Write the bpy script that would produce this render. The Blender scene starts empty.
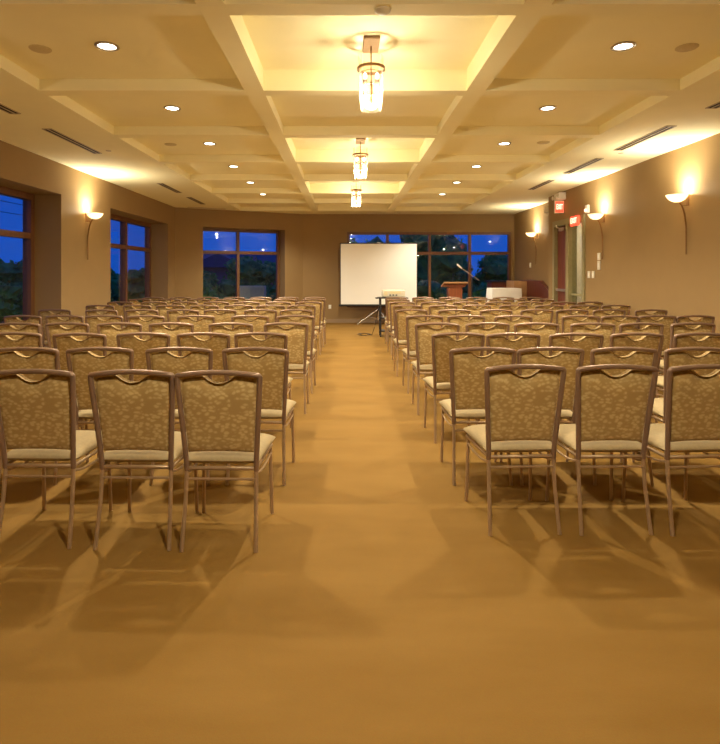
import bpy, bmesh, math, random
from mathutils import Vector, Matrix
random.seed(7)
S = bpy.context.scene
C = S.collection
PI = math.pi

# ------------------------------------------------------------------ materials
def new_mat(name):
    m = bpy.data.materials.new(name); m.use_nodes = True
    nt = m.node_tree
    b = nt.nodes.get('Principled BSDF')
    return m, nt, b

def plain(name, col, rough=0.6, metal=0.0, noise=0.06, scale=18.0, spec=0.4, bump=0.0):
    """paint / metal / plastic with a faint procedural mottle of the colour"""
    m, nt, b = new_mat(name)
    tc = nt.nodes.new('ShaderNodeTexCoord')
    n = nt.nodes.new('ShaderNodeTexNoise'); n.inputs['Scale'].default_value = scale; n.inputs['Detail'].default_value = 4
    nt.links.new(tc.outputs['Object'], n.inputs['Vector'])
    r = nt.nodes.new('ShaderNodeValToRGB')
    a = [max(0, c*(1-noise)) for c in col]; z = [min(1, c*(1+noise)) for c in col]
    r.color_ramp.elements[0].position = .3; r.color_ramp.elements[1].position = .7
    r.color_ramp.elements[0].color = (*a, 1); r.color_ramp.elements[1].color = (*z, 1)
    nt.links.new(n.outputs['Fac'], r.inputs['Fac'])
    nt.links.new(r.outputs['Color'], b.inputs['Base Color'])
    b.inputs['Roughness'].default_value = rough
    b.inputs['Metallic'].default_value = metal
    b.inputs['Specular IOR Level'].default_value = spec
    if bump:
        bp = nt.nodes.new('ShaderNodeBump'); bp.inputs['Strength'].default_value = bump; bp.inputs['Distance'].default_value = .01
        nt.links.new(n.outputs['Fac'], bp.inputs['Height']); nt.links.new(bp.outputs['Normal'], b.inputs['Normal'])
    return m

def wood(name, c1, c2, rough=0.4, scale=3.0):
    m, nt, b = new_mat(name)
    tc = nt.nodes.new('ShaderNodeTexCoord')
    mp = nt.nodes.new('ShaderNodeMapping'); mp.inputs['Scale'].default_value = (6, 6, .7)
    n = nt.nodes.new('ShaderNodeTexNoise'); n.inputs['Scale'].default_value = scale; n.inputs['Detail'].default_value = 8
    n.inputs['Distortion'].default_value = 1.2
    r = nt.nodes.new('ShaderNodeValToRGB')
    r.color_ramp.elements[0].position = .32; r.color_ramp.elements[1].position = .7
    r.color_ramp.elements[0].color = (*c1, 1); r.color_ramp.elements[1].color = (*c2, 1)
    nt.links.new(tc.outputs['Object'], mp.inputs['Vector']); nt.links.new(mp.outputs['Vector'], n.inputs['Vector'])
    nt.links.new(n.outputs['Fac'], r.inputs['Fac']); nt.links.new(r.outputs['Color'], b.inputs['Base Color'])
    b.inputs['Roughness'].default_value = rough
    return m

def emit(name, col, strength):
    m, nt, b = new_mat(name)
    b.inputs['Base Color'].default_value = (*[min(1, c) for c in col], 1)
    b.inputs['Emission Color'].default_value = (*col, 1)
    b.inputs['Emission Strength'].default_value = strength
    return m

def leaf_fabric(name, dark, light, scale=34.0, rough=.75):
    """woven upholstery with a scattered leaf pattern"""
    m, nt, b = new_mat(name)
    tc = nt.nodes.new('ShaderNodeTexCoord')
    mp = nt.nodes.new('ShaderNodeMapping'); mp.inputs['Scale'].default_value = (.72, .72, 1.15); mp.inputs['Rotation'].default_value = (0, .5, 0)
    ns = nt.nodes.new('ShaderNodeTexNoise'); ns.inputs['Scale'].default_value = 14; ns.inputs['Detail'].default_value = 2
    add = nt.nodes.new('ShaderNodeMixRGB'); add.blend_type = 'ADD'; add.inputs['Fac'].default_value = .035
    v = nt.nodes.new('ShaderNodeTexVoronoi'); v.inputs['Scale'].default_value = scale
    v.inputs['Randomness'].default_value = .85
    r = nt.nodes.new('ShaderNodeValToRGB')
    r.color_ramp.elements[0].position = .28; r.color_ramp.elements[1].position = .58
    r.color_ramp.elements[0].color = (*light, 1); r.color_ramp.elements[1].color = (*dark, 1)
    L = nt.links.new
    L(tc.outputs['Object'], mp.inputs['Vector']); L(mp.outputs['Vector'], add.inputs['Color1'])
    L(tc.outputs['Object'], ns.inputs['Vector']); L(ns.outputs['Color'], add.inputs['Color2'])
    L(add.outputs['Color'], v.inputs['Vector']); L(v.outputs['Distance'], r.inputs['Fac'])
    w = nt.nodes.new('ShaderNodeTexNoise'); w.inputs['Scale'].default_value = 260
    L(tc.outputs['Object'], w.inputs['Vector'])
    bp = nt.nodes.new('ShaderNodeBump'); bp.inputs['Strength'].default_value = .15; bp.inputs['Distance'].default_value = .004
    L(w.outputs['Fac'], bp.inputs['Height']); L(bp.outputs['Normal'], b.inputs['Normal'])
    L(r.outputs['Color'], b.inputs['Base Color'])
    b.inputs['Roughness'].default_value = rough
    b.inputs['Sheen Weight'].default_value = .25
    b.inputs['Sheen Tint'].default_value = (1, .9, .7, 1)
    return m

def pane_glass(name, tint=(.93, .96, .95)):
    m, nt, b = new_mat(name)
    nt.nodes.remove(b)
    out = nt.nodes['Material Output']
    tr = nt.nodes.new('ShaderNodeBsdfTransparent'); tr.inputs['Color'].default_value = (*tint, 1)
    gl = nt.nodes.new('ShaderNodeBsdfGlossy'); gl.inputs['Roughness'].default_value = .01
    lw = nt.nodes.new('ShaderNodeLayerWeight'); lw.inputs['Blend'].default_value = .5
    pw = nt.nodes.new('ShaderNodeMath'); pw.operation = 'POWER'; pw.inputs[1].default_value = 5
    fr = nt.nodes.new('ShaderNodeMath'); fr.operation = 'MULTIPLY_ADD'; fr.inputs[1].default_value = .95; fr.inputs[2].default_value = .025
    nt.links.new(lw.outputs['Facing'], pw.inputs[0]); nt.links.new(pw.outputs[0], fr.inputs[0])
    mx = nt.nodes.new('ShaderNodeMixShader')
    nt.links.new(fr.outputs[0], mx.inputs['Fac']); nt.links.new(tr.outputs[0], mx.inputs[1]); nt.links.new(gl.outputs[0], mx.inputs[2])
    nt.links.new(mx.outputs[0], out.inputs['Surface'])
    return m

def frosted(name, col, clear=.35):
    """frosted lamp glass: lets some light straight through, scatters the rest"""
    m, nt, b = new_mat(name)
    nt.nodes.remove(b)
    out = nt.nodes['Material Output']
    tr = nt.nodes.new('ShaderNodeBsdfTransparent'); tr.inputs['Color'].default_value = (1, .97, .92, 1)
    tl = nt.nodes.new('ShaderNodeBsdfTranslucent'); tl.inputs['Color'].default_value = (*col, 1)
    df = nt.nodes.new('ShaderNodeBsdfPrincipled'); df.inputs['Base Color'].default_value = (*col, 1); df.inputs['Roughness'].default_value = .2
    m1 = nt.nodes.new('ShaderNodeMixShader'); m1.inputs['Fac'].default_value = .4
    m2 = nt.nodes.new('ShaderNodeMixShader'); m2.inputs['Fac'].default_value = 1-clear
    L = nt.links.new
    L(tl.outputs[0], m1.inputs[1]); L(df.outputs[0], m1.inputs[2])
    L(tr.outputs[0], m2.inputs[1]); L(m1.outputs[0], m2.inputs[2]); L(m2.outputs[0], out.inputs['Surface'])
    return m

def rim_glass(name, col):
    """clear curved lamp glass whose edges look milky"""
    m = frosted(name, col, .5); nt = m.node_tree
    mix = [n for n in nt.nodes if n.type == 'MIX_SHADER' and n.inputs[1].links and n.inputs[1].links[0].from_node.type == 'BSDF_TRANSPARENT'][0]
    lw = nt.nodes.new('ShaderNodeLayerWeight'); lw.inputs['Blend'].default_value = .5
    ma = nt.nodes.new('ShaderNodeMath'); ma.operation = 'MULTIPLY_ADD'; ma.inputs[1].default_value = .34; ma.inputs[2].default_value = .015
    sq = nt.nodes.new('ShaderNodeMath'); sq.operation = 'POWER'; sq.inputs[1].default_value = 2
    nt.links.new(lw.outputs['Facing'], sq.inputs[0]); nt.links.new(sq.outputs[0], ma.inputs[0]); nt.links.new(ma.outputs[0], mix.inputs['Fac'])
    return m

def carpet_mat():
    m, nt, b = new_mat('carpet')
    L = nt.links.new
    tc = nt.nodes.new('ShaderNodeTexCoord')
    mp = nt.nodes.new('ShaderNodeMapping'); mp.inputs['Scale'].default_value = (.7, 2.2, 1)
    n = nt.nodes.new('ShaderNodeTexNoise'); n.inputs['Scale'].default_value = 1.6; n.inputs['Detail'].default_value = 5
    L(tc.outputs['Object'], mp.inputs['Vector']); L(mp.outputs['Vector'], n.inputs['Vector'])
    r = nt.nodes.new('ShaderNodeValToRGB')
    r.color_ramp.elements[0].position = .3; r.color_ramp.elements[1].position = .72
    r.color_ramp.elements[0].color = (*FLOOR_A, 1); r.color_ramp.elements[1].color = (*FLOOR_B, 1)
    L(n.outputs['Fac'], r.inputs['Fac'])
    f = nt.nodes.new('ShaderNodeTexNoise'); f.inputs['Scale'].default_value = 150; f.inputs['Detail'].default_value = 2
    L(tc.outputs['Object'], f.inputs['Vector'])
    mx = nt.nodes.new('ShaderNodeMixRGB'); mx.blend_type = 'OVERLAY'; mx.inputs['Fac'].default_value = .08
    L(r.outputs['Color'], mx.inputs['Color1']); L(f.outputs['Color'], mx.inputs['Color2'])
    L(mx.outputs['Color'], b.inputs['Base Color'])
    bp = nt.nodes.new('ShaderNodeBump'); bp.inputs['Strength'].default_value = .1; bp.inputs['Distance'].default_value = .004
    L(f.outputs['Fac'], bp.inputs['Height']); L(bp.outputs['Normal'], b.inputs['Normal'])
    b.inputs['Roughness'].default_value = .8
    b.inputs['Specular IOR Level'].default_value = .1
    return m

FLOOR_A = (.212, .112, .024); FLOOR_B = (.250, .137, .033)
WARM = (1.0, .91, .70)
M = {}
M['ceil'] = plain('ceiling_paint', (.95, .88, .58), .85, noise=.015, scale=3)
M['wall'] = plain('tan_wall_paint', (.305, .195, .081), .8, noise=.02, scale=4)
M['base'] = plain('baseboard_paint', (.34, .23, .13), .6, noise=.03)
M['carpet'] = carpet_mat()
M['winframe'] = wood('window_frame_wood', (.14, .058, .02), (.20, .085, .03), .4)
M['glass'] = pane_glass('window_glass')
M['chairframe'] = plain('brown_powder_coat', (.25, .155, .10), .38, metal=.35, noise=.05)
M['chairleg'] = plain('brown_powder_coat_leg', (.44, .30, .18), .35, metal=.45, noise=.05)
M['back'] = leaf_fabric('leaf_patterned_fabric', (.345, .215, .066), (.50, .355, .145), 48.0)
M['seat'] = plain('beige_seat_fabric', (.37, .275, .14), .8, noise=.06, scale=60, bump=.1)
M['brass'] = plain('aged_bronze', (.28, .15, .06), .35, metal=.8)
M['nickel'] = plain('satin_nickel', (.62, .55, .45), .3, metal=.9)
M['trimring'] = plain('downlight_trim', (.55, .5, .45), .3, metal=.7)
M['canopy'] = plain('canopy_plate', (.30, .19, .10), .5, metal=.2)
M['bulb'] = emit('bulb_glow', (1, .84, .58), 9)
M['lens'] = emit('downlight_lens', (1, .90, .72), 7)
M['lampglass'] = rim_glass('chandelier_glass', (1.0, .93, .80))
M['bowlglass'] = frosted('sconce_bowl_glass', (1, .9, .72), .05)
M['amber'] = frosted('amber_glass', (.85, .62, .35), .4)
M['speaker'] = plain('speaker_grille', (.64, .53, .30), .8, noise=.1, scale=120)
M['ventdark'] = plain('vent_slot', (.035, .022, .012), .8)
M['ventframe'] = plain('vent_frame', (.52, .42, .26), .6)
M['white'] = plain('white_plastic', (.80, .76, .66), .5, noise=.02)
M['black'] = plain('black_metal', (.018, .015, .014), .45)
M['screen'] = plain('screen_fabric', (.95, .94, .90), .9, noise=.01, scale=2)
M['chrome'] = plain('bright_tube', (.75, .72, .66), .25, metal=.8)
M['projector'] = plain('projector_casing', (.62, .56, .44), .5, noise=.05)
M['redwood'] = wood('dark_red_wood', (.085, .018, .010), (.15, .035, .018), .35)
M['door'] = wood('red_door_wood', (.15, .035, .018), (.21, .055, .028), .4)
M['tanwood'] = wood('light_brown_wood', (.42, .23, .10), (.52, .30, .14), .4)
M['lecternwood'] = wood('lectern_wood', (.20, .055, .022), (.30, .09, .035), .35)
M['cloth'] = plain('white_cloth', (.84, .80, .74), .85, noise=.02)
M['olive'] = plain('olive_door_frame', (.30, .26, .13), .5)
M['signred'] = emit('exit_sign_red', (1.0, .07, .03), .9)
M['signtext'] = emit('exit_sign_letters', (1.0, .55, .38), 1.3)
M['leaf'] = plain('tree_leaves', (.13, .34, .07), .7, noise=.5, scale=2.5)
M['bark'] = plain('bark', (.09, .06, .04), .9, noise=.3)
M['grass'] = plain('dusk_ground', (.07, .09, .04), .95, noise=.3, scale=1)
M['roof'] = plain('roof_shingle', (.17, .17, .19), .9, noise=.2)
M['siding'] = plain('house_siding', (.30, .27, .24), .8)
M['cabinet'] = plain('utility_cabinet_paint', (.86, .80, .46), .6)
M['corridor'] = plain('corridor_paint', (.60, .52, .38), .8)

# ------------------------------------------------------------------ mesh helpers
def box(bm, x0, x1, y0, y1, z0, z1):
    vs = [bm.verts.new((x, y, z)) for x in (x0, x1) for y in (y0, y1) for z in (z0, z1)]
    for f in ((0,1,3,2), (4,6,7,5), (0,4,5,1), (2,3,7,6), (0,2,6,4), (1,5,7,3)):
        bm.faces.new([vs[i] for i in f])
    return vs

def prism(bm, pts, axis, a, b):
    """extrude a polygon (2D points) along 'x','y' or 'z' from a to b"""
    def P(p, t):
        return {'x': (t, p[0], p[1]), 'y': (p[0], t, p[1]), 'z': (p[0], p[1], t)}[axis]
    v0 = [bm.verts.new(P(p, a)) for p in pts]; v1 = [bm.verts.new(P(p, b)) for p in pts]
    n = len(pts)
    bm.faces.new(v0[::-1]); bm.faces.new(v1)
    for i in range(n): bm.faces.new((v0[i], v0[(i+1) % n], v1[(i+1) % n], v1[i]))

def tube(bm, pts, r, sides=8, closed=False, rs=None):
    pts = [Vector(p) for p in pts]; n = len(pts); rings = []
    up = None
    for i, p in enumerate(pts):
        if closed: t = pts[(i+1) % n]-pts[i-1]
        else: t = pts[min(i+1, n-1)]-pts[max(i-1, 0)]
        t.normalize()
        if up is None:
            up = Vector((0, 0, 1)) if abs(t.z) < .9 else Vector((0, 1, 0))
        u = (up - t*up.dot(t))
        if u.length < 1e-4: u = t.orthogonal()
        u.normalize(); up = u
        w = t.cross(u)
        rr = rs[i] if rs else r
        rings.append([bm.verts.new(p + (u*math.cos(2*PI*k/sides) + w*math.sin(2*PI*k/sides))*rr) for k in range(sides)])
    for i in range(n if closed else n-1):
        a, b = rings[i], rings[(i+1) % n]
        for k in range(sides):
            bm.faces.new((a[k], a[(k+1) % sides], b[(k+1) % sides], b[k]))
    if not closed:
        bm.faces.new(rings[0][::-1]); bm.faces.new(rings[-1])

def lathe(bm, prof, cx=0, cy=0, sides=24, a0=0, a1=2*PI):
    full = abs(a1-a0-2*PI) < 1e-6
    cols = []
    N = sides if full else sides+1
    for k in range(N):
        a = a0+(a1-a0)*k/sides
        cols.append([bm.verts.new((cx+r*math.cos(a), cy+r*math.sin(a), z)) for r, z in prof])
    for k in range(sides):
        A, B = cols[k], cols[(k+1) % N]
        for i in range(len(prof)-1):
            if prof[i][0] < 1e-6 and prof[i+1][0] < 1e-6: continue
            try: bm.faces.new((A[i], B[i], B[i+1], A[i+1]))
            except ValueError: pass

def ball(bm, c, r, sz=1.0, seg=12, rings=8):
    bmesh.ops.create_uvsphere(bm, u_segments=seg, v_segments=rings, radius=1,
        matrix=Matrix.Translation(c) @ Matrix.Diagonal((r, r, r*sz, 1)))

def sect(p0, p1, p2, n=8):
    """quadratic bend through control p1"""
    p0, p1, p2 = Vector(p0), Vector(p1), Vector(p2)
    return [p0*(1-t)**2 + p1*2*t*(1-t) + p2*t*t for t in [i/n for i in range(n+1)]]

def obj(name, bm, mat, parent=None, smooth=False, bevel=0.0, loc=None):
    bmesh.ops.remove_doubles(bm, verts=bm.verts, dist=1e-5)
    bmesh.ops.recalc_face_normals(bm, faces=bm.faces)
    me = bpy.data.meshes.new(name); bm.to_mesh(me); bm.free()
    me.materials.append(M[mat] if isinstance(mat, str) else mat)
    if smooth:
        for p in me.polygons: p.use_smooth = True
        try: me.set_sharp_from_angle(angle=math.radians(50))
        except Exception: pass
    o = bpy.data.objects.new(name, me); C.objects.link(o)
    if parent: o.parent = parent
    if loc: o.location = loc
    if bevel:
        md = o.modifiers.new('bevel', 'BEVEL'); md.width = bevel; md.segments = 2; md.limit_method = 'ANGLE'
    return o

def boxo(name, dims, mat, parent=None, bevel=0.0):
    bm = bmesh.new(); box(bm, *dims); return obj(name, bm, mat, parent, bevel=bevel)

def thing(name, label, cat, loc=(0, 0, 0), rz=0, group=None):
    o = bpy.data.objects.new(name, None); C.objects.link(o)
    o.empty_display_size = .1
    o.location = loc; o.rotation_euler = (0, 0, rz)
    o['label'] = label; o['category'] = cat
    if group: o['group'] = group
    return o

def tag(o, label, cat, group=None):
    o['label'] = label; o['category'] = cat
    if group: o['group'] = group
    return o

def struct(name, bm, mat, **k):
    o = obj(name, bm, mat, **k); o['kind'] = 'structure'; return o

def copy_thing(root, loc, rz, label, group=None):
    r = root.copy(); C.objects.link(r); r.location = loc; r.rotation_euler = (0, 0, rz); r['label'] = label
    if group: r['group'] = group
    for ch in root.children:
        c = ch.copy(); C.objects.link(c); c.parent = r
        for g in ch.children:
            d = g.copy(); C.objects.link(d); d.parent = c
    return r

def lamp(kind, name, loc, energy, col=WARM, parent=None, size=.03, spot=None, blend=.6):
    d = bpy.data.lights.new(name, kind); d.energy = energy; d.color = col
    if kind in ('POINT', 'SPOT'): d.shadow_soft_size = size
    if kind == 'SPOT': d.spot_size = spot; d.spot_blend = blend
    o = bpy.data.objects.new(name, d); C.objects.link(o); o.location = loc
    if parent: o.parent = parent
    return o

# ------------------------------------------------------------------ room shell
XL, XR, XF = -4.49, 4.60, 4.93
YB, YC, YJ, YR = 16.40, 14.70, 12.60, -4.0        # back wall, left corner, jog in right wall, rear wall
XC = -1.27                                        # where the slanted wall meets the back wall
ZC = 3.185
REV = .42; WT = .56
SILL, HEAD, TRN = .45, 2.70, 2.04

bm = bmesh.new(); box(bm, -5.06, 5.4, YR-.2, 17.0, -.12, 0); struct('floor', bm, 'carpet')

# ceiling with recessed coffers
xb = [-5.1, -2.90, -.96, -.78, 1.14, 1.32, 3.16, 5.5]
K0 = 3.75; PITCH = 1.70; CL = 1.545
yb = [YR-.3]
cells = {}
for k in range(-4, 7):
    yb += [K0+PITCH*k, K0+PITCH*k+CL]; cells[len(yb)-2] = k
yb.append(17.1)
bm = bmesh.new()
for i in range(len(xb)-1):
    for j in range(len(yb)-1):
        x0, x1, y0, y1 = xb[i], xb[i+1], yb[j], yb[j+1]
        k = cells.get(j)
        if i in (1, 3, 5) and k is not None:
            deep = (i == 3 and k % 2 == 0)
            h = .20 if deep else .11
            steps = [(0, 0), (0, h)]
            rings = []
            for ins, dz in steps:
                rings.append([bm.verts.new(p) for p in ((x0+ins, y0+ins, ZC+dz), (x1-ins, y0+ins, ZC+dz), (x1-ins, y1-ins, ZC+dz), (x0+ins, y1-ins, ZC+dz))])
            for a, b in zip(rings, rings[1:]):
                for q in range(4): bm.faces.new((a[q], a[(q+1) % 4], b[(q+1) % 4], b[q]))
            bm.faces.new(rings[-1])
        else:
            bm.faces.new([bm.verts.new(p) for p in ((x0, y0, ZC), (x1, y0, ZC), (x1, y1, ZC), (x0, y1, ZC))])
struct('ceiling', bm, 'ceil')
bm = bmesh.new(); box(bm, -5.2, 5.6, YR-.4, 17.2, ZC+.5, ZC+.6); struct('trim_1', bm, 'ceil')   # roof slab over the coffers

def wall_with_openings(bm, x0, x1, ya, yb_, openings):
    """wall slab along y between ya and yb_, thick x0..x1, openings = (y0, y1, z0, z1)"""
    y = ya
    for (a, b, z0, z1) in openings:
        box(bm, x0, x1, y, a, 0, ZC)
        if z0 > 0: box(bm, x0, x1, a, b, 0, z0)
        box(bm, x0, x1, a, b, z1, ZC)
        y = b
    box(bm, x0, x1, y, yb_, 0, ZC)

W1 = (5.39, 8.83); W2 = (10.68, 14.12)
bm = bmesh.new()
wall_with_openings(bm, XL-WT, XL, YR, YC+.1, [(*W1, SILL, HEAD), (*W2, SILL, HEAD)])
struct('wall_left', bm, 'wall')

# slanted wall: local frame  t along, n outward
TL = math.hypot(XC-XL, YB-YC); ANG = math.atan2(YB-YC, XC-XL)
MS = Matrix.Translation((XL, YC, 0)) @ Matrix.Rotation(ANG, 4, 'Z')
S0, S1 = .735, 3.09
bm = bmesh.new()
for d in ((-.15, S0, 0, WT, 0, ZC), (S1, TL+.02, 0, WT, 0, ZC), (S0, S1, 0, WT, 0, SILL), (S0, S1, 0, WT, HEAD, ZC)):
    box(bm, *d)
bm.transform(MS); struct('wall_slanted', bm, 'wall')

B0, B1 = .03, 4.85
bm = bmesh.new()
for d in ((XC-.02, B0, YB, YB+.2, 0, ZC), (B1, XF+.3, YB, YB+.2, 0, ZC), (B0, B1, YB, YB+.2, 0, SILL), (B0, B1, YB, YB+.2, 2.66, ZC)):
    box(bm, *d)
struct('wall_back', bm, 'wall')

DZ = 2.57
bm = bmesh.new()
wall_with_openings(bm, XR, XR+.14, YR, 12.60, [(10.80, 12.38, 0, DZ)])
box(bm, XR, XF+.12, 12.60, 12.72, 0, ZC)
box(bm, XF, XF+.14, 12.72, YB+.2, 0, ZC)
struct('wall_right', bm, 'wall')
bm = bmesh.new(); box(bm, -5.0, 5.4, YR-.15, YR, 0, ZC); struct('wall_rear', bm, 'wall')

# baseboards
bm = bmesh.new()
box(bm, XC, XF, YB-.015, YB, 0, .11); struct('baseboard_back', bm, 'base')
bm = bmesh.new(); box(bm, 0, TL, -.015, 0, 0, .11); bm.transform(MS); struct('baseboard_slanted', bm, 'base')
bm = bmesh.new(); box(bm, XL, XL+.015, YR, YC, 0, .11); struct('baseboard_left', bm, 'base')
bm = bmesh.new()
box(bm, XR-.015, XR, YR, 10.72, 0, .11); box(bm, XF-.015, XF, 12.72, YB, 0, .11); struct('baseboard_right', bm, 'base')

# ------------------------------------------------------------------ windows
def window(name, label, L, mulls, z0, z1, mat4, fw=.075, dep=.13):
    """frame in a local strip: t from 0..L, depth 0..dep outward (+y), placed by mat4"""
    root = bpy.data.objects.new(name, None); C.objects.link(root); root['kind'] = 'structure'; root['label'] = label
    bm = bmesh.new()
    box(bm, 0, L, 0, dep, z1-fw, z1); box(bm, 0, L, 0, dep, z0, z0+fw)
    box(bm, 0, fw, 0, dep, z0+fw, z1-fw); box(bm, L-fw, L, 0, dep, z0+fw, z1-fw)
    bm.transform(mat4); obj('window_frame', bm, 'winframe', root)
    for m_ in mulls:
        bm = bmesh.new(); box(bm, m_-fw*.5, m_+fw*.5, 0, dep, z0+fw, z1-fw); bm.transform(mat4); obj('mullion', bm, 'winframe', root)
    edges = [fw]+[v for m_ in mulls for v in (m_-fw*.5, m_+fw*.5)]+[L-fw]
    for a, b in zip(edges[::2], edges[1::2]):
        bm = bmesh.new(); box(bm, a, b, .005, dep-.005, TRN-.045, TRN+.045); bm.transform(mat4); obj('transom', bm, 'winframe', root)
        for za, zb in ((z0+fw, TRN-.045), (TRN+.045, z1-fw)):
            bm = bmesh.new(); box(bm, a, b, dep*.5-.003, dep*.5+.003, za, zb); bm.transform(mat4); obj('pane', bm, 'glass', root)
    return root

def left_frame(y0):      # local t -> +Y, depth -> -X
    return Matrix.Translation((XL-REV, y0, 0)) @ Matrix.Rotation(PI/2, 4, 'Z')
window('window_1', 'nearest tall window in the left wall', W1[1]-W1[0], [1.72], SILL, HEAD, left_frame(W1[0]), fw=.10)
window('window_2', 'second tall window in the left wall beyond the wall sconce', W2[1]-W2[0], [1.86], SILL, HEAD, left_frame(W2[0]), fw=.10)
window('window_3', 'two-bay window in the slanted wall left of the screen', S1-S0, [1.10], SILL, HEAD, MS @ Matrix.Translation((S0, REV, 0)))
window('window_4', 'wide four-bay window behind the projection screen and lectern', B1-B0, [1.19, 2.43, 3.61], SILL, 2.66, Matrix.Translation((B0, YB+.05, 0)))

# ------------------------------------------------------------------ door and sidelight in the right wall
root = bpy.data.objects.new('door_1', None); C.objects.link(root); root['kind'] = 'structure'
root['label'] = 'dark red wooden door with a glazed sidelight under the exit sign'
bm = bmesh.new()
x0, x1 = XR-.03, XR+.15
box(bm, x0, x1, 12.30, 12.40, 0, DZ+.02); box(bm, x0, x1, 11.52, 11.66, 0, DZ+.02); box(bm, x0, x1, 10.76, 10.86, 0, DZ+.02)
box(bm, x0, x1, 10.86, 11.52, DZ-.10, DZ+.02); box(bm, x0, x1, 11.66, 12.30, DZ-.10, DZ+.02)
box(bm, x0, x1, 10.86, 11.52, 0, .45)
obj('door_frame', bm, 'olive', root)
leaf = boxo('door_leaf', (XR+.05, XR+.10, 11.665, 12.295, .01, DZ-.105), 'door', root)
bm = bmesh.new(); box(bm, XR-.02, XR+.05, 11.72, 12.24, 1.07, 1.12); obj('push_bar', bm, 'nickel', root, bevel=.008)
bm = bmesh.new(); box(bm, XR-.01, XR+.05, 11.80, 12.10, 2.36, 2.43); tube(bm, [(XR, 11.95, 2.40), (XR-.06, 12.05, 2.44), (XR-.02, 12.2, 2.5)], .012); obj('door_closer', bm, 'nickel', root)
boxo('pane', (XR+.05, XR+.056, 10.86, 11.52, .45, DZ-.10), 'glass', root)
boxo('sidelight_rail', (XR+.03, XR+.075, 10.86, 11.52, 1.0, 1.04), 'olive', root)
# corridor seen through the sidelight
bm = bmesh.new()
box(bm, 6.4, 6.5, 9.6, 13.4, 0, 2.9); box(bm, 5.1, 6.5, 13.3, 13.4, 0, 2.9); box(bm, XR+.14, 6.5, 9.5, 9.6, 0, 2.9)
box(bm, XR+.14, 6.5, 9.6, 13.4, 2.9, 3.0); box(bm, XR+.14, 6.5, 9.6, 12.6, -.12, 0)
struct('wall_corridor', bm, 'corridor')

# ------------------------------------------------------------------ chairs
def cushion(bm, xw0, xw1, y0, y1, z0, z1, n=12, m=12, e=5):
    """rounded seat cushion, narrower at the rear (y0)"""
    def pt(u, v, top):
        y = y0+(y1-y0)*(v+1)/2; w = xw0+(xw1-xw0)*(v+1)/2
        f = ((1-abs(u)**e)*(1-abs(v)**e))
        if v > 0: y -= .02*u*u
        t = max(f, 0)**.45
        zm = z0+(z1-z0)*.45
        return (u*w, y, zm+(z1-zm+.012*(1-v*v)*(1-u*u))*t if top else zm-(zm-z0)*t)
    us = [math.sin(PI/2*(2*i/n-1)) for i in range(n+1)]; vs = [math.sin(PI/2*(2*j/m-1)) for j in range(m+1)]
    for top in (True, False):
        g = [[bm.verts.new(pt(u, v, top)) for v in vs] for u in us]
        for i in range(n):
            for j in range(m):
                f = (g[i][j], g[i+1][j], g[i+1][j+1], g[i][j+1])
                bm.faces.new(f if top else f[::-1])

def yb_at(z):                       # recline of the back: leans towards the viewer with height
    t = (z-.44)/.5
    return -.065*t-.012*max(0, t-.4)
def xw_at(z):                       # half width of the back posts
    return .186+(.217-.186)*max(0, min(1, (z-.44)/.46))

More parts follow.
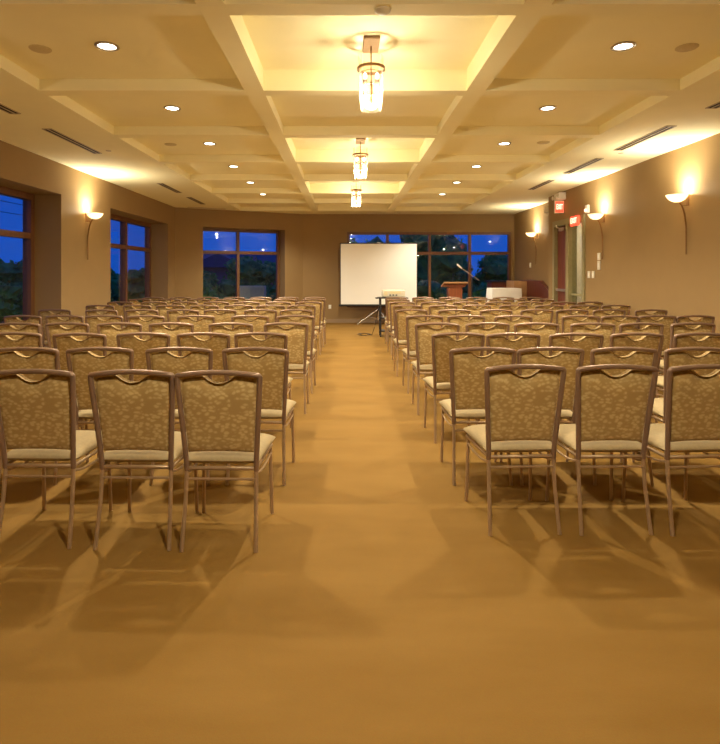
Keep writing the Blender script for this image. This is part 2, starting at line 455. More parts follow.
def make_chair(label):
    t = thing('banquet_chair', label, 'chair')
    bm = bmesh.new(); cushion(bm, .205, .228, -.005, .45, .425, .50); obj('seat', bm, 'seat', t, smooth=True)
    # upholstered back with a scooped hand-hold under the top rail
    bm = bmesh.new()
    n, m = 30, 18
    def ztop(u):
        return .916+.012*(1-u*u)-.044*max(0, 1-(u/.40)**2)**.9-.003
    def P(u, v, front):
        zb = .505+.006*(1-u*u)
        z = zb+(ztop(u)-zb)*(v+1)/2
        w = xw_at(z)-.016
        f = (1-abs(u)**8)*(1-abs(v)**10)
        th = max(f, 0)**.5
        if front:
            # the pillow is fuller at the top roll
            d = (.030+.014*math.exp(-((1-v)/.28)**2))*th
        else:
            d = -.014*th
            if v > .45: d += .036*((v-.45)/.55)**2
        return (u*w, yb_at(z)+d+.004, z)
    us = [math.sin(PI/2*(2*i/n-1))*.6+(2*i/n-1)*.4 for i in range(n+1)]; vs = [math.sin(PI/2*(2*j/m-1)) for j in range(m+1)]
    for fr in (True, False):
        g = [[bm.verts.new(P(u, v, fr)) for v in vs] for u in us]
        for i in range(n):
            for j in range(m):
                f = (g[i][j], g[i+1][j], g[i+1][j+1], g[i][j+1])
                bm.faces.new(f if not fr else f[::-1])
    obj('backrest', bm, 'back', t, smooth=True)
    # bent-tube back frame
    pts = []
    for z in (.405, .45, .55, .65, .75, .85, .905, .918): pts.append((-xw_at(z), yb_at(z), z))
    left = pts[:]
    zc = .925
    arch = [(xw_at(.9)*u*.985, yb_at(zc+.018), zc+.016*(1-u*u)) for u in [i/6 for i in range(-6, 7)]]
    right = [(-x, y, z) for x, y, z in left[::-1]]
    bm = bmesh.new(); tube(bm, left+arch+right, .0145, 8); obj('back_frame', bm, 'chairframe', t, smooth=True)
    for s in (-1, 1):
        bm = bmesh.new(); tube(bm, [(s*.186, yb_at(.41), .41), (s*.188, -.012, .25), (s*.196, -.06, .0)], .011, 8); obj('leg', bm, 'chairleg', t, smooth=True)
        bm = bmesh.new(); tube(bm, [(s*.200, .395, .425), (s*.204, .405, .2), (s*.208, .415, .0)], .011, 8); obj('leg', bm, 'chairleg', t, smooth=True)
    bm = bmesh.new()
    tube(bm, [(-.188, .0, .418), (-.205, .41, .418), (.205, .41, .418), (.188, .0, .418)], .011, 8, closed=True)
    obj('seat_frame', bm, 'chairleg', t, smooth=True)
    bm = bmesh.new()
    for s in (-1, 1):
        tube(bm, sect((s*.187, .0, .40), (s*.192, .10, .345), (s*.203, .39, .375)), .007, 6)
    tube(bm, [(-.187, -.004, .362), (.187, -.004, .362)], .007, 6)
    obj('stretcher', bm, 'chairleg', t, smooth=True)
    return t

ROWS = [
 # (distance of the top rail, left block x, right block x)
 (3.06, [-.665, -1.126, -1.66], [.995, 1.505, 2.005]),
 (3.84, [-.62, -1.145, -1.69, -2.20], [.94, 1.405, 1.91, 2.42]),
 (4.78, [-.73, -1.22, -1.735, -2.27, -2.85], [.96, 1.425, 1.957, 2.48, 3.02]),
 (5.76, [-.62, -1.18, -1.80, -2.33, -2.87, -3.37], [.94, 1.46, 1.96, 2.53, 3.03, 3.57]),
 (6.76, [-.61, -1.16, -1.81, -2.41, -2.93, -3.41, -3.90], [.95, 1.46, 2.02, 2.83, 3.295, 3.76, 4.225]),
 (7.85, [-.70, -1.20, -1.77, -2.28, -2.87, -3.42, -4.10], [.92, 1.52, 2.10, 2.69, 3.18, 3.70, 4.27]),
 (8.95, [-.71, -1.20, -1.72, -2.26, -2.80, -3.33, -3.92], [.98, 1.55, 2.10, 2.68, 3.25, 3.80, 4.33]),
 (9.95, [-.66, -1.20, -1.76, -2.31, -2.86, -3.42, -4.02], [1.00, 1.56, 2.13, 2.71, 3.28, 3.86, 4.34]),
 (11.0, [-.64, -1.20, -1.77, -2.33, -2.90, -3.46, -4.05], [1.02, 1.60, 2.17, 2.74, 3.30, 3.86]),
 (11.85, [-.66, -1.23, -1.80, -2.36, -2.93, -3.50, -4.08], [1.06, 1.63, 2.20, 2.76, 3.33, 3.90]),
]
ORD = ['first', 'second', 'third', 'fourth', 'fifth', 'sixth', 'seventh', 'eighth', 'ninth', 'tenth']
proto = None
rng = random.Random(11)
for r, (Y, lx, rx) in enumerate(ROWS):
    for side, xs in (('left', lx), ('right', rx)):
        for c, x in enumerate(xs):
            seat = 'aisle chair' if c == 0 else ORD[c]+' chair from the aisle'
            row = 'nearest row' if r == 0 else ('farthest row' if r == 9 else ORD[r]+' row back')
            label = f'gold leaf-patterned banquet chair, {seat}, {row}, {side} of the aisle'
            grp = f'banquet chairs {side} of the aisle'
            rz = rng.uniform(-.035, .035); yy = Y+.07+rng.uniform(-.03, .03)
            if r == 4: rz *= .15
            if r < 2: yy = Y+.07; rz *= .7
            if r == 0 and side == 'left': yy = 2.92+.07+.02*c; rz = -.02
            if r == 0 and side == 'right': rz = (.04, .02, .06)[c]; yy += .05
            if proto is None:
                proto = make_chair(label); proto.location = (x, yy, 0); proto.rotation_euler = (0, 0, rz); proto['group'] = grp
            else:
                copy_thing(proto, (x, yy, 0), rz, label, grp)

# ------------------------------------------------------------------ chandeliers
def make_chandelier(label, loc):
    t = thing('chandelier', label, 'chandelier', loc, 0, 'glass chandeliers down the middle of the ceiling')
    # local origin at the deep coffer ceiling
    bm = bmesh.new(); box(bm, -.068, .068, -.15, .15, -.03, -.001); obj('canopy', bm, 'canopy', t, bevel=.006)
    bm = bmesh.new(); tube(bm, [(0, 0, -.03), (0, 0, -.53)], .006, 8)
    tube(bm, [(0, 0, -.34), (0, 0, -.52)], .012, 8); obj('stem', bm, 'brass', t, smooth=True)
    zr = -.22
    bm = bmesh.new(); lathe(bm, [(.108, zr-.012), (.118, zr-.012), (.118, zr+.012), (.108, zr+.012), (.108, zr-.012)], sides=32)
    for k in range(3):
        a = k*2*PI/3+.5; tube(bm, [(0, 0, zr), (.11*math.cos(a), .11*math.sin(a), zr)], .004, 6)
    obj('ring', bm, 'brass', t, smooth=True)
    for k in range(8):
        a = (k+.5)*2*PI/8; w = .30
        bm = bmesh.new()
        prof_o = [(.106, zr+.10), (.104, zr), (.100, zr-.2), (.086, zr-.34)]
        n = 5; outer = []; inner = []
        for r_, z in prof_o:
            outer.append([bm.verts.new(((r_)*math.cos(a+w*(i/n*2-1)), (r_)*math.sin(a+w*(i/n*2-1)), z)) for i in range(n+1)])
            inner.append([bm.verts.new(((r_-.006)*math.cos(a+w*(i/n*2-1)), (r_-.006)*math.sin(a+w*(i/n*2-1)), z)) for i in range(n+1)])
        for G in (outer, inner):
            for i in range(len(G)-1):
                for j in range(n): bm.faces.new((G[i][j], G[i][j+1], G[i+1][j+1], G[i+1][j]))
        for i in range(len(outer)-1):
            for j in (0, n): bm.faces.new((outer[i][j], outer[i+1][j], inner[i+1][j], inner[i][j]))
        for i in (0, len(outer)-1):
            for j in range(n): bm.faces.new((outer[i][j], outer[i][j+1], inner[i][j+1], inner[i][j]))
        obj('glass_panel', bm, 'lampglass', t, smooth=True)
    for z in (-.33, -.43):
        bm = bmesh.new()
        for s in (-1, 1):
            tube(bm, [(0, 0, z), (s*.03, 0, z-.012), (s*.05, 0, z+.004)], .008, 6)
            lathe(bm, [(0, z-.008), (.020, z-.004), (.022, z+.02), (0, z+.02)], s*.05, 0, 10)
        br = obj('lamp_arm', bm, 'brass', t, smooth=True)
        for s in (-1, 1):
            bm = bmesh.new(); ball(bm, (s*.05, 0, z+.05), .014, 2.0); obj('bulb', bm, 'bulb', br, smooth=True)
    bm = bmesh.new(); lathe(bm, [(0, -.562), (.035, -.556), (.05, -.54), (.045, -.522), (.012, -.518)], sides=16); obj('finial_bowl', bm, 'amber', t, smooth=True)
    return t
CH_Y = [4.68, 8.10, 11.55, 1.15]  # last one hangs out of view, added to brighten the near floor
CH_E = [130, 130, 130, 165]
CH_LAB = ['nearest and largest-looking glass chandelier hanging in a lit ceiling coffer',
          'second glass chandelier from the front, in the middle lit coffer',
          'farthest glass chandelier, hanging above the projection screen',
          'unseen glass chandelier added overhead to light the floor before the nearest chairs']
ch = make_chandelier(CH_LAB[0], (.21, CH_Y[0], ZC+.20))
chs = [ch]+[copy_thing(ch, (.21, y, ZC+.20), 0, l) for y, l in zip(CH_Y[1:], CH_LAB[1:])]
for i, c in enumerate(chs):
    lamp('POINT', 'chandelier_light', (0, 0, -.475), CH_E[i]*.20, parent=c, size=.03)
    lamp('SPOT', 'chandelier_downlight', (0, 0, -.575), CH_E[i]*.60, parent=c, size=.03, spot=math.radians(176), blend=.25)

# ------------------------------------------------------------------ recessed downlights, speakers, vents
ZR = ZC+.11
def make_downlight(label, loc):
    t = thing('downlight', label, 'ceiling light', loc, 0, 'recessed round downlights')
    bm = bmesh.new(); lathe(bm, [(.068, .0), (.092, -.001), (.095, -.007), (.085, -.012), (.070, -.010), (.066, 0)], sides=28); obj('trim_ring', bm, 'trimring', t, smooth=True)
    bm = bmesh.new(); lathe(bm, [(0, -.006), (.04, -.007), (.069, -.004), (.069, -.0005), (0, -.0005)], sides=28); obj('lens', bm, 'lens', t, smooth=True)
    return t
dls = []
for k in range(0, 7):
    for x, sd in ((-1.93, 'left'), (2.24, 'right')):
        y = K0+PITCH*k+CL/2
        lab = f'round recessed downlight, {ORD[k]} from the front on the {sd} side of the ceiling'
        if not dls: d = make_downlight(lab, (x, y, ZR))
        else: d = copy_thing(dls[0], (x, y, ZR), 0, lab)
        dls.append(d)
for d in dls:
    lamp('SPOT', 'downlight_beam', (0, 0, -.02), 155, parent=d, size=.06, spot=math.radians(125), blend=.8)

for i, (x, y, lab) in enumerate(((-2.50, 4.58, 'round ceiling speaker grille left of the nearest left downlight'),
                      (2.77, 4.55, 'round ceiling speaker grille right of the nearest right downlight'),
                      (-2.50, 7.98, 'small round ceiling speaker beside the third left downlight'),
                      (2.77, 7.86, 'small round ceiling speaker beside the third right downlight'))):
    bm = bmesh.new(); lathe(bm, [(0, -.014), (.075, -.012), (.085, -.005), (.085, 0), (0, 0)], x, y, 28); bm.transform(Matrix.Translation((0, 0, ZR)))
    tag(obj('ceiling_speaker', bm, 'speaker', smooth=True), lab, 'speaker', 'ceiling speakers')
bm = bmesh.new(); lathe(bm, [(0, -.03), (.03, -.028), (.045, -.012), (.055, -.008), (.055, 0), (0, 0)], .24, 3.67, 20); bm.transform(Matrix.Translation((0, 0, ZC)))
tag(obj('smoke_detector', bm, 'white', smooth=True), 'small round white smoke detector on the cross beam before the nearest chandelier', 'smoke detector')
for x, y, lab in ((-3.35, 7.9, 'tiny round sprinkler cap in the left soffit beside the second left vent'), (3.95, 8.05, 'tiny round sprinkler cap in the right soffit between two vents')):
    bm = bmesh.new(); lathe(bm, [(0, -.008), (.035, -.006), (.04, .002), (0, .002)], x, y, 16); bm.transform(Matrix.Translation((0, 0, ZC)))
    tag(obj('ceiling_sprinkler', bm, 'ventframe', smooth=True), lab, 'sprinkler')

def vent(x, y, L, lab, rz=0):
    t = thing('slot_vent', lab, 'ceiling vent', (x, y, ZC), rz, 'long slot air vents in the soffit')
    bm = bmesh.new()
    box(bm, -.06, -.052, 0, L, -.010, -.0005); box(bm, .052, .06, 0, L, -.010, -.0005); box(bm, -.052, .052, 0, .01, -.010, -.0005); box(bm, -.052, .052, L-.01, L, -.010, -.0005)
    box(bm, -.006, .006, .01, L-.01, -.010, -.0005)
    obj('vent_frame', bm, 'ventframe', t)
    bm = bmesh.new(); box(bm, -.052, .052, .01, L-.01, -.004, -.0005); obj('slot', bm, 'ventdark', t)
for y, L, n in ((4.6, 1.25, 'nearest'), (6.55, 1.30, 'second'), (8.40, 1.28, 'third'), (10.35, 1.2, 'fourth')):
    vent(3.81, y, L, f'{n} long dark slot vent in the right soffit')
for y, L, n in ((4.8, 1.25, 'nearest'), (6.68, 1.38, 'second'), (10.73, 1.27, 'third'), (12.71, 1.3, 'fourth')):
    vent(-3.57, y, L, f'{n} long dark slot vent in the left soffit')
vent(-3.25, 15.1, 1.0, 'slot vent running along the slanted wall', ANG+PI/2)

# ------------------------------------------------------------------ wall sconces
def make_sconce(label, loc, rz):
    """local -x is out of the wall, origin on the wall at rim height"""
    t = thing('wall_sconce', label, 'wall lamp', loc, rz, 'uplight wall sconces')
    cx = -.150
    bm = bmesh.new()
    lathe(bm, [(0, -.100), (.045, -.094), (.09, -.070), (.122, -.030), (.138, 0), (.132, .0), (.116, -.028), (.085, -.063), (.043, -.086), (0, -.092)], cx, 0, 32)
    obj('glass_bowl', bm, 'bowlglass', t, smooth=True)
    bm = bmesh.new()
    pts = sect((cx+.03, 0, -.102), (-.052, 0, -.15), (-.03, 0, -.42), 10)+[Vector((-.03, 0, -.80))]
    tube(bm, pts, .01, 8, rs=[.012]*10+[.011, .008]); obj('curved_arm', bm, 'brass', t, smooth=True)
    bm = bmesh.new(); box(bm, -.012, 0, -.03, .03, -.15, .02); tube(bm, [(-.005, 0, -.135), (-.075, 0, -.135)], .008, 8); obj('wall_bracket', bm, 'brass', t, bevel=.003)
    bm = bmesh.new(); ball(bm, (cx, 0, -.035), .022, 1.5); obj('bulb', bm, 'bulb', t, smooth=True)
    return t
SC = [((XR, 7.53, 2.51), 0, 'nearest uplight sconce with a white glass bowl on the right wall'),
      ((XR, 9.98, 2.51), 0, 'uplight sconce on the right wall just before the door'),
      ((XF, 14.45, 2.49), 0, 'far uplight sconce on the right wall beyond the door'),
      ((XL, 9.68, 2.49), PI, 'uplight sconce on the left wall between the two windows'),
      ((XR, 1.6, 2.51), 0, 'unseen uplight sconce added on the right wall beside the front floor'),  # from here on out of view, added to lift ceiling and foreground
      ((XR, -1.6, 2.51), 0, 'unseen rearmost uplight sconce added on the right wall'),
      ((XL, 3.0, 2.51), PI, 'unseen uplight sconce added on the left wall before the nearest window'),
      ((XL, -1.0, 2.51), PI, 'unseen rearmost uplight sconce added on the left wall')]
sc = make_sconce(SC[0][2], SC[0][0], SC[0][1])
scs = [sc]+[copy_thing(sc, l, r, lab) for l, r, lab in SC[1:]]
for s in scs:
    lamp('SPOT', 'sconce_uplight', (-.16, 0, -.03), 84, parent=s, size=.03, spot=math.radians(150), blend=1.0).rotation_euler = (PI, 0, 0)
    lamp('POINT', 'sconce_glow', (-.15, 0, .015), 9, parent=s, size=.03)

t = thing('corridor_fill_light', 'unseen round fill light added in the corridor behind the sidelight', 'ceiling light', (5.5, 11.6, 2.9))  # unseen lamp added to brighten the view through the sidelight
bm = bmesh.new(); lathe(bm, [(0, -.07), (.12, -.055), (.16, 0), (0, 0)], sides=24); obj('diffuser', bm, 'lens', t, smooth=True)
lamp('POINT', 'corridor_fill', (0, 0, -.15), 45, parent=t, size=.08)

# ------------------------------------------------------------------ exit signs and small wall fittings
def sign_text(parent, s, size, mat4, mat):
    cu = bpy.data.curves.new('exit_letters', 'FONT'); cu.body = s; cu.size = size; cu.align_x = 'CENTER'; cu.align_y = 'CENTER'; cu.extrude = .002; cu.offset = .002
    o = bpy.data.objects.new('exit_letters', cu); C.objects.link(o)
    bpy.context.view_layer.update()
    me = bpy.data.meshes.new_from_object(o.evaluated_get(bpy.context.evaluated_depsgraph_get()))
    bpy.data.objects.remove(o); me.materials.clear(); me.materials.append(M[mat]); me.transform(mat4)
    m = bpy.data.objects.new('exit_letters', me); C.objects.link(m); m.parent = parent
    return m

t = thing('exit_sign', 'red EXIT sign projecting from the wall above the door', 'exit sign', (XR, 11.80, 2.72))
boxo('housing', (-.20, -.004, -.0, .05, -.0, .27), 'white', t, bevel=.006)
boxo('red_face', (-.188, -.016, -.004, 0, .02, .24), 'signred', t)
sign_text(t, 'EXIT', .085, Matrix.Translation((-.102, -.006, .13)) @ Matrix.Diagonal((.78, 1.9, 1, 1)) @ Matrix.Rotation(0, 4, 'Z') if False else
          Matrix.Translation((-.102, -.006, .13)) @ Matrix.Rotation(PI/2, 4, 'X') @ Matrix.Diagonal((.78, 1.8, 1, 1)), 'signtext')
t = thing('emergency_light', 'white emergency light box on the wall above the projecting exit sign', 'emergency light', (XR, 11.85, 3.0))
boxo('housing', (-.15, -.002, -.15, .15, .0, .15), 'white', t, bevel=.01)
for s in (-1, 1):
    bm = bmesh.new(); lathe(bm, [(0, 0), (.03, .0), (.045, .05), (0, .055)], 0, 0, 14); bm.transform(Matrix.Translation((-.15, s*.09, .05)) @ Matrix.Rotation(-PI/2, 4, 'Y'))
    obj('lamp_head', bm, 'white', t, smooth=True)
t = thing('exit_sign', 'red EXIT sign mounted flat above the sidelight', 'exit sign', (XR-.03, 11.12, 2.40))
boxo('housing', (-.05, -.001, -.18, .18, 0, .19), 'signred', t, bevel=.006)
sign_text(t, 'EXIT', .15, Matrix.Translation((-.053, 0, .095)) @ Matrix.Rotation(-PI/2, 4, 'Z') @ Matrix.Rotation(PI/2, 4, 'X'), 'signtext')

t = thing('fire_alarm', 'white fire alarm strobe on the right wall above the sidelight', 'fire alarm', (XR, 10.62, 2.60))
boxo('housing', (-.05, .001, -.055, .055, 0, .15), 'white', t, bevel=.008)
boxo('strobe', (-.075, -.05, -.03, .03, .02, .075), 'signtext', t, bevel=.006)

def plate(name, lab, cat, y, z, w, h, X=XR, group=None, d=.02):
    t = thing(name, lab, cat, (X, y, z), 0, group)
    boxo('plate', (-d, .001, -w/2, w/2, -h/2, h/2), 'white', t, bevel=.004)
    boxo('rocker', (-d-.006, -d, -w/5, w/5, -h/4, h/4), 'screen', t)
plate('thermostat', 'upper of two small white controls below the second sconce', 'thermostat', 10.16, 1.76, .10, .13)
plate('thermostat', 'lower of two small white controls below the second sconce', 'thermostat', 10.16, 1.60, .10, .16)
plate('light_switch', 'white light switch plate right next to the sidelight', 'light switch', 10.58, 1.43, .085, .13)
plate('light_switch', 'white light switch plate second from the sidelight', 'light switch', 10.40, 1.43, .085, .13)
plate('light_switch', 'white switch plate on the far right wall below the sconce', 'light switch', 14.95, 1.67, .09, .13, XF)
t = thing('wall_outlet', 'small white power outlet low on the back wall left of the screen', 'outlet', (-.47, YB, .47))
boxo('plate', (-.04, .04, -.012, -.001, -.06, .06), 'white', t, bevel=.004)
for z in (-.025, .025): boxo('socket', (-.018, .018, -.016, -.012, z-.016, z+.016), 'screen', t)

# ------------------------------------------------------------------ projection screen
t = thing('projection_screen', 'white tripod projection screen with a black border before the back wall', 'projection screen', (.92, 15.75, 0))
X0, X1, Z0, Z1 = -1.09, 1.09, .55, 2.31
boxo('screen_surface', (X0+.02, X1-.02, -.004, .004, Z0+.03, Z1-.03), 'screen', t)
bm = bmesh.new(); box(bm, X0, X1, -.006, .006, Z1-.03, Z1); box(bm, X0, X0+.022, -.006, .006, Z0+.03, Z1-.03); box(bm, X1-.022, X1, -.006, .006, Z0+.03, Z1-.03)
obj('border', bm, 'black', t)
bm = bmesh.new(); box(bm, X0-.03, X1+.03, -.03, .05, Z0-.03, Z0+.03); obj('roller_case', bm, 'black', t, bevel=.015)
bm = bmesh.new(); tube(bm, [(0, .05, .12), (0, .05, Z1+.02)], .014, 10); box(bm, -.05, .05, 0, .06, Z1-.02, Z1+.015); obj('pole', bm, 'chrome', t, smooth=True)
bm = bmesh.new(); tube(bm, [(0, .05, .40), (0, .05, .46)], .03, 12); obj('hub', bm, 'black', t, smooth=True)
for a in (PI, PI/3, -PI/3):
    c_, s_ = math.cos(a), math.sin(a)
    bm = bmesh.new(); tube(bm, [(0.02*c_, .05+.02*s_, .43), (.60*c_, .05+.60*s_, .012)], .012, 8)
    tube(bm, [(.01*c_, .05+.01*s_, .16), (.30*c_, .05+.30*s_, .23)], .006, 6)
    obj('leg', bm, 'chrome', t, smooth=True)

# ------------------------------------------------------------------ projector cart, projector, cable
t = thing('projector_cart', 'tall black wheeled projector cart beside the last chair row', 'cart', (1.08, 12.95, 0))
bm = bmesh.new(); box(bm, -.34, .34, -.22, .22, .875, .90); obj('cart_top', bm, 'black', t, bevel=.005)
bm = bmesh.new(); box(bm, -.30, .30, -.19, .19, .42, .44); obj('shelf', bm, 'black', t)
bm = bmesh.new(); box(bm, -.30, .30, -.19, .19, .12, .14); obj('shelf', bm, 'black', t)
for sx in (-1, 1):
    for sy in (-1, 1):
        bm = bmesh.new(); box(bm, sx*.29-.016, sx*.29+.016, sy*.18-.016, sy*.18+.016, .05, .875)
        lg = obj('leg', bm, 'black', t)
        bm = bmesh.new(); lathe(bm, [(0, -.012), (.026, -.012), (.026, .012), (0, .012)], 0, 0, 14)
        bm.transform(Matrix.Translation((sx*.29, sy*.18, .026)) @ Matrix.Rotation(PI/2, 4, 'Y')); obj('caster', bm, 'black', lg, smooth=True)
bm = bmesh.new(); tube(bm, [(-.34, -.12, .880), (-.39, -.10, .880), (-.39, .1, .880), (-.34, .12, .880)], .012, 8); obj('handle', bm, 'black', t, smooth=True)

t = thing('projector', 'pale grey projector standing on the black cart', 'projector', (1.09, 12.93, .90))
bm = bmesh.new(); box(bm, -.26, .26, -.15, .17, .012, .17); obj('casing', bm, 'projector', t, bevel=.018)
bm = bmesh.new(); lathe(bm, [(0, 0), (.05, 0), (.05, .05), (.04, .055), (0, .04)], 0, 0, 18); bm.transform(Matrix.Translation((.06, .165, .095)) @ Matrix.Rotation(-PI/2, 4, 'X')); obj('lens', bm, 'black', t, smooth=True)
bm = bmesh.new(); box(bm, -.09, .16, -.156, -.149, .09, .14); obj('port_panel', bm, 'speaker', t)
bm = bmesh.new(); lathe(bm, [(0, 0), (.045, 0), (.045, .006), (0, .006)], 0, 0, 16); bm.transform(Matrix.Translation((-.18, -.149, .09)) @ Matrix.Rotation(PI/2, 4, 'X')); obj('fan_grille', bm, 'speaker', t)
for k in range(3): boxo('socket', (-.10+.07*k, -.06+.07*k, -.156, -.149, .04, .07), 'black', t)
bm = bmesh.new()
for sx in (-1, 1):
    for sy in (-.1, .12): lathe(bm, [(0, 0), (.018, 0), (.018, .014), (0, .014)], sx*.2, sy, 10)
obj('foot', bm, 'black', t)

bm = bmesh.new()
pts = [(.80, 12.80, .87), (.72, 12.85, .55), (.66, 12.95, .2), (.60, 13.05, .012), (.50, 13.15, .009)]
for k in range(26):
    a = k*.42; pts.append((.42+.17*math.cos(a)*(1-k*.02), 13.25+.26*math.sin(a)*(1-k*.012), .007+.006*(k//13)))
tube(bm, pts, .006, 6)
tag(obj('cable', bm, 'black', smooth=True), 'black cable hanging from the cart and coiled on the aisle floor', 'cable')

# ------------------------------------------------------------------ lectern, microphone, cloth table, wooden bar
t = thing('lectern', 'reddish wooden lectern with a wide slanted top before the back window', 'lectern', (2.79, 14.4, 0))
bm = bmesh.new(); prism(bm, [(-.12, .04), (.12, .04), (.18, 1.02), (.155, 1.10), (-.155, 1.10), (-.18, 1.02)], 'y', -.14, .14); obj('body', bm, 'lecternwood', t, bevel=.008)
boxo('base', (-.25, .25, -.20, .20, 0, .04), 'lecternwood', t, bevel=.008)
bm = bmesh.new(); prism(bm, [(-.22, 1.20), (.24, 1.09), (.24, 1.12), (-.22, 1.235)], 'x', -.31, .31); obj('reading_top', bm, 'tanwood', t, bevel=.006)
bm = bmesh.new(); prism(bm, [(-.31, 1.17), (.31, 1.17), (.155, 1.09), (-.155, 1.09)], 'y', -.14, .10); obj('bracket', bm, 'lecternwood', t)

t = thing('microphone_stand', 'boom microphone stand with a pale microphone right of the lectern', 'microphone stand', (3.27, 14.55, 0))
bm = bmesh.new(); tube(bm, [(0, 0, .1), (0, 0, 1.42)], .011, 8); obj('pole', bm, 'black', t, smooth=True)
bm = bmesh.new(); tube(bm, [(-.26, -.02, 1.575), (.19, -.02, 1.27)], .008, 8); obj('boom', bm, 'chrome', t, smooth=True)
bm = bmesh.new(); tube(bm, [(-.26, -.02, 1.575), (-.30, -.02, 1.61), (-.36, -.02, 1.66), (-.385, -.02, 1.685)], .02, 10, rs=[.013, .02, .026, .020]); obj('microphone', bm, 'white', t, smooth=True)
for k in range(3):
    a = k*2*PI/3+.3; bm = bmesh.new(); tube(bm, [(0, 0, .16), (.30*math.cos(a), .30*math.sin(a), .012)], .009, 8); obj('leg', bm, 'black', t, smooth=True)

t = thing('cloth_table', 'small high table under a white tablecloth beside the wooden bar', 'table', (4.10, 14.55, 0))
boxo('table_top', (-.36, .36, -.28, .28, 1.03, 1.06), 'tanwood', t)
for sx in (-1, 1):
    for sy in (-1, 1): boxo('leg', (sx*.32-.02, sx*.32+.02, sy*.24-.02, sy*.24+.02, 0, 1.03), 'tanwood', t)
bm = bmesh.new()
N = 96; loops = []
def rect(u, hx, hy):
    p = u*4; k = int(p) % 4; f = p-int(p)
    cs = [(-hx, -hy), (hx, -hy), (hx, hy), (-hx, hy)]
    a, b = cs[k], cs[(k+1) % 4]; return a[0]+(b[0]-a[0])*f, a[1]+(b[1]-a[1])*f
for lv, (z, g) in enumerate(((1.068, 0), (1.055, .004), (.80, .012), (.45, .024), (.06, .034))):
    lp = []
    for i in range(N):
        u = i/N; w = g*(.6+.5*math.sin(u*2*PI*11)) if lv > 1 else 0
        x, y = rect(u, .365+g+w, .285+g+w); lp.append(bm.verts.new((x, y, z)))
    loops.append(lp)
for a, b in zip(loops, loops[1:]):
    for i in range(N): bm.faces.new((a[i], a[(i+1) % N], b[(i+1) % N], b[i]))
bm.faces.new(loops[0])
o = tag(obj('tablecloth', bm, 'cloth', smooth=True), 'white floor-length tablecloth draped over the small high table', 'tablecloth')
o.location = (4.10, 14.55, 0)

t = thing('wooden_bar', 'dark red wooden bar with a light end panel and sloping side wing', 'bar', (4.5, 15.4, 0))
boxo('front_panel', (-.42, .02, .30, .80, 0, 1.20), 'redwood', t)
boxo('counter_top', (-.46, .04, .26, .84, 1.20, 1.24), 'black', t, bevel=.006)
boxo('end_panel', (-.02, .32, -.48, .25, 0, 1.25), 'tanwood', t, bevel=.006)
bm = bmesh.new(); prism(bm, [(.25, 0), (-2.10, 0), (-2.10, 1.0), (-1.42, 1.27), (.25, 1.27)], 'x', .325, .425); obj('side_wing', bm, 'redwood', t, bevel=.005)

# ------------------------------------------------------------------ outdoors at dusk
bm = bmesh.new()
for d in ((-70, XL-REV-.02, -20, 90, -.5, -.15), (XL-REV-.02, 60, 17.2, 90, -.5, -.15)): box(bm, *d)
o = obj('ground_outside', bm, 'grass'); o['kind'] = 'structure'

def foliage_mesh(seed, R, Hc, n=2600):
    rg = random.Random(seed)
    bm = bmesh.new()
    lobes = [(Vector((rg.uniform(-.55, .55)*R, rg.uniform(-.55, .55)*R, rg.uniform(-.3, .75)*Hc)), rg.uniform(.45, .75)) for _ in range(10)]+[(Vector((0, 0, -.2*Hc)), .9)]
    for c, f in lobes:
        bmesh.ops.create_icosphere(bm, subdivisions=2, radius=1, matrix=Matrix.Translation(c) @ Matrix.Diagonal((R*f*.8, R*f*.8, Hc*f*.62, 1)))
    for v in bm.verts: v.co += Vector((rg.uniform(-1, 1), rg.uniform(-1, 1), rg.uniform(-1, 1)))*.12*R
    for _ in range(n):
        c, f = rg.choice(lobes)
        d = Vector((rg.gauss(0, 1), rg.gauss(0, 1), rg.gauss(0, 1))).normalized()
        k = rg.uniform(.75, 1.12)
        p = c+Vector((d.x*R*f*.85*k, d.y*R*f*.85*k, d.z*Hc*f*.68*k))
        a = Vector((rg.gauss(0, 1), rg.gauss(0, 1), rg.gauss(0, 1))).normalized(); b = a.orthogonal().normalized()
        s = rg.uniform(.07, .15)*max(.8, R*.5)
        vs = [bm.verts.new(p+a*s), bm.verts.new(p+b*s*.55), bm.verts.new(p-a*s), bm.verts.new(p-b*s*.55)]
        bm.faces.new(vs)
    return bm
def make_tree(seed, R, Hc, label, loc, trunk):
    t = thing('tree', label, 'tree', loc, 0, 'trees outside the windows')
    bm = foliage_mesh(seed, R, Hc); bm.transform(Matrix.Translation((0, 0, trunk)))
    obj('foliage', bm, 'leaf', t)
    bm = bmesh.new(); tube(bm, [(0, 0, 0), (.05, .03, trunk*.5), (-.04, .0, trunk)], .12, 8, rs=[.17, .12, .08]); obj('trunk', bm, 'bark', t, smooth=True)
    return t
G = -.15
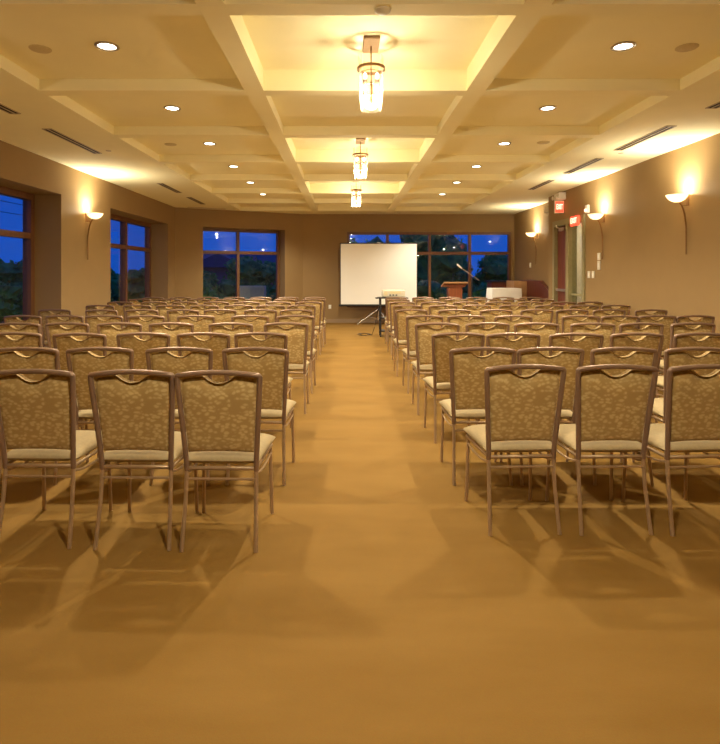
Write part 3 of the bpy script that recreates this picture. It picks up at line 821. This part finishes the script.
TREES = [ # seed, R, half height, trunk, x, y, label
 (1, 1.5, 2.1, 2.0, 3.9, 25.0, 'tall dark tree outside filling the middle of the wide window'),
 (2, 1.7, 1.3, 1.1, 9.6, 29.0, 'low bushy tree outside at the right end of the wide window'),
 (3, 1.4, 1.2, 1.1, 6.9, 25.0, 'bushy tree outside behind the microphone stand'),
 (4, 1.5, 1.6, 1.4, .6, 25.0, 'tree outside directly behind the projection screen'),
 (5, 1.35, 1.1, 1.0, -4.0, 25.0, 'bushy tree outside the right bay of the slanted-wall window'),
 (6, 1.2, .9, .8, -6.9, 25.5, 'low shrub-like tree outside the left bay of the slanted-wall window'),
 (7, 1.3, 1.1, .9, -7.6, 21.8, 'tree outside at the left edge of the slanted-wall window'),
 (8, 1.4, 1.2, 1.1, -11.0, 25.0, 'tree outside the second left window, seen through its far bay'),
 (9, 1.5, 1.2, 1.2, -14.2, 27.0, 'tree outside the second left window, seen through its near bay'),
 (10, 1.6, 1.3, 1.3, -15.6, 22.5, 'dark tree outside the nearest left window'),
 (11, 1.3, 1.0, .9, -12.0, 20.0, 'low dark tree outside the nearest left window beside its far frame'),
 (13, 1.2, 1.0, 1.1, 5.15, 27.5, 'small tree outside between the lectern and the microphone stand'),
 (12, 1.8, 1.2, 1.1, 14.5, 33.0, 'far tree outside behind the wooden bar'),
]
SHRUBS = [(2.5, 20.6, 'behind the lectern'), (5.1, 20.9, 'behind the microphone stand'), (7.9, 21.2, 'at the right end of the wide window'), (.2, 21.0, 'behind the projection screen'),
          (-5.2, 20.6, 'left of the utility cabinet'), (-2.1, 22.0, 'right of the utility cabinet'), (-9.8, 18.5, 'below the second left window'), (-10.2, 15.6, 'below the nearest left window')]
for i, (x, y, wh) in enumerate(SHRUBS):
    bm = foliage_mesh(40+i, 1.15, .62, 1500); bm.transform(Matrix.Translation((0, 0, .62)))
    tag(obj('shrub', bm, 'leaf', loc=(x, y, G)), f'round dark garden shrub outside {wh}', 'shrub', 'garden shrubs outside')
for sd, R, Hc, tr, x, y, lab in TREES: make_tree(sd, R, Hc, lab, (x, y, G), tr)

t = thing('house', 'low house with a dark pitched roof outside the slanted-wall window', 'house', (-9.0, 40, G))
boxo('wall', (-4.2, 4.2, 0, 6, 0, 2.05), 'siding', t)
bm = bmesh.new(); prism(bm, [(-.5, 2.0), (6.5, 2.0), (3, 3.25)], 'x', -4.6, 4.6)
prism(bm, [(-2.2, 2.0), (2.2, 2.0), (0, 3.0)], 'y', -.9, 3); obj('roof', bm, 'roof', t)
bm = bmesh.new()
for x in (-2, 2): box(bm, x-.5, x+.5, -.03, .0, .9, 2.0)
obj('window', bm, 'black', t)

t = thing('utility_cabinet', 'pale two-door utility cabinet outside the right bay of the slanted-wall window', 'utility cabinet', (-3.30, 19.3, G))
boxo('body', (-.48, .48, 0, .5, 0, 1.16), 'cabinet', t, bevel=.01)
for s in (-1, 1): boxo('door', (-.235+s*.24, .235+s*.24, -.02, 0, .06, 1.12), 'cabinet', t, bevel=.006)

t = thing('power_lines', 'three overhead power lines outside the nearest left window', 'power line', (-22, 0, 0))
for z in (5.6, 6.3, 6.9):
    bm = bmesh.new(); tube(bm, [(0, 10+4*i, z-.25*(1-((i-5)/5)**2)) for i in range(11)], .02, 6); obj('wire', bm, 'black', t)
for y in (10, 50):
    bm = bmesh.new(); tube(bm, [(0.12, y, G), (.12, y, 7.2)], .11, 8); obj('pole', bm, 'bark', t)

# ------------------------------------------------------------------ world, camera
w = bpy.data.worlds.new('dusk'); S.world = w; w.use_nodes = True
nt = w.node_tree; bg = nt.nodes['Background']
tc = nt.nodes.new('ShaderNodeTexCoord'); sp = nt.nodes.new('ShaderNodeSeparateXYZ'); rp = nt.nodes.new('ShaderNodeValToRGB')
nt.links.new(tc.outputs['Generated'], sp.inputs[0]); nt.links.new(sp.outputs['Z'], rp.inputs['Fac'])
rp.color_ramp.elements[0].position = 0; rp.color_ramp.elements[0].color = (.009, .090, .56, 1)
rp.color_ramp.elements[1].position = .35; rp.color_ramp.elements[1].color = (.007, .068, .50, 1)
nt.links.new(rp.outputs['Color'], bg.inputs['Color']); bg.inputs['Strength'].default_value = .49

cam = bpy.data.cameras.new('camera'); co = bpy.data.objects.new('camera', cam); C.objects.link(co)
co.location = (0, 0, 1.46); co.rotation_euler = (PI/2, 0, 0)
cam.sensor_fit = 'HORIZONTAL'; cam.sensor_width = 36; cam.lens = 28
cam.shift_x = 14/720; cam.shift_y = -(372-273)/720
cam.clip_end = 300
S.camera = co
vs = S.view_settings
vs.view_transform = 'Standard'; vs.look = 'None'; vs.gamma = 1; vs.use_curve_mapping = False; vs.exposure = 1.05
S.cycles.max_bounces = 10; S.cycles.diffuse_bounces = 5; S.cycles.transparent_max_bounces = 12
S.cycles.sample_clamp_indirect = 6
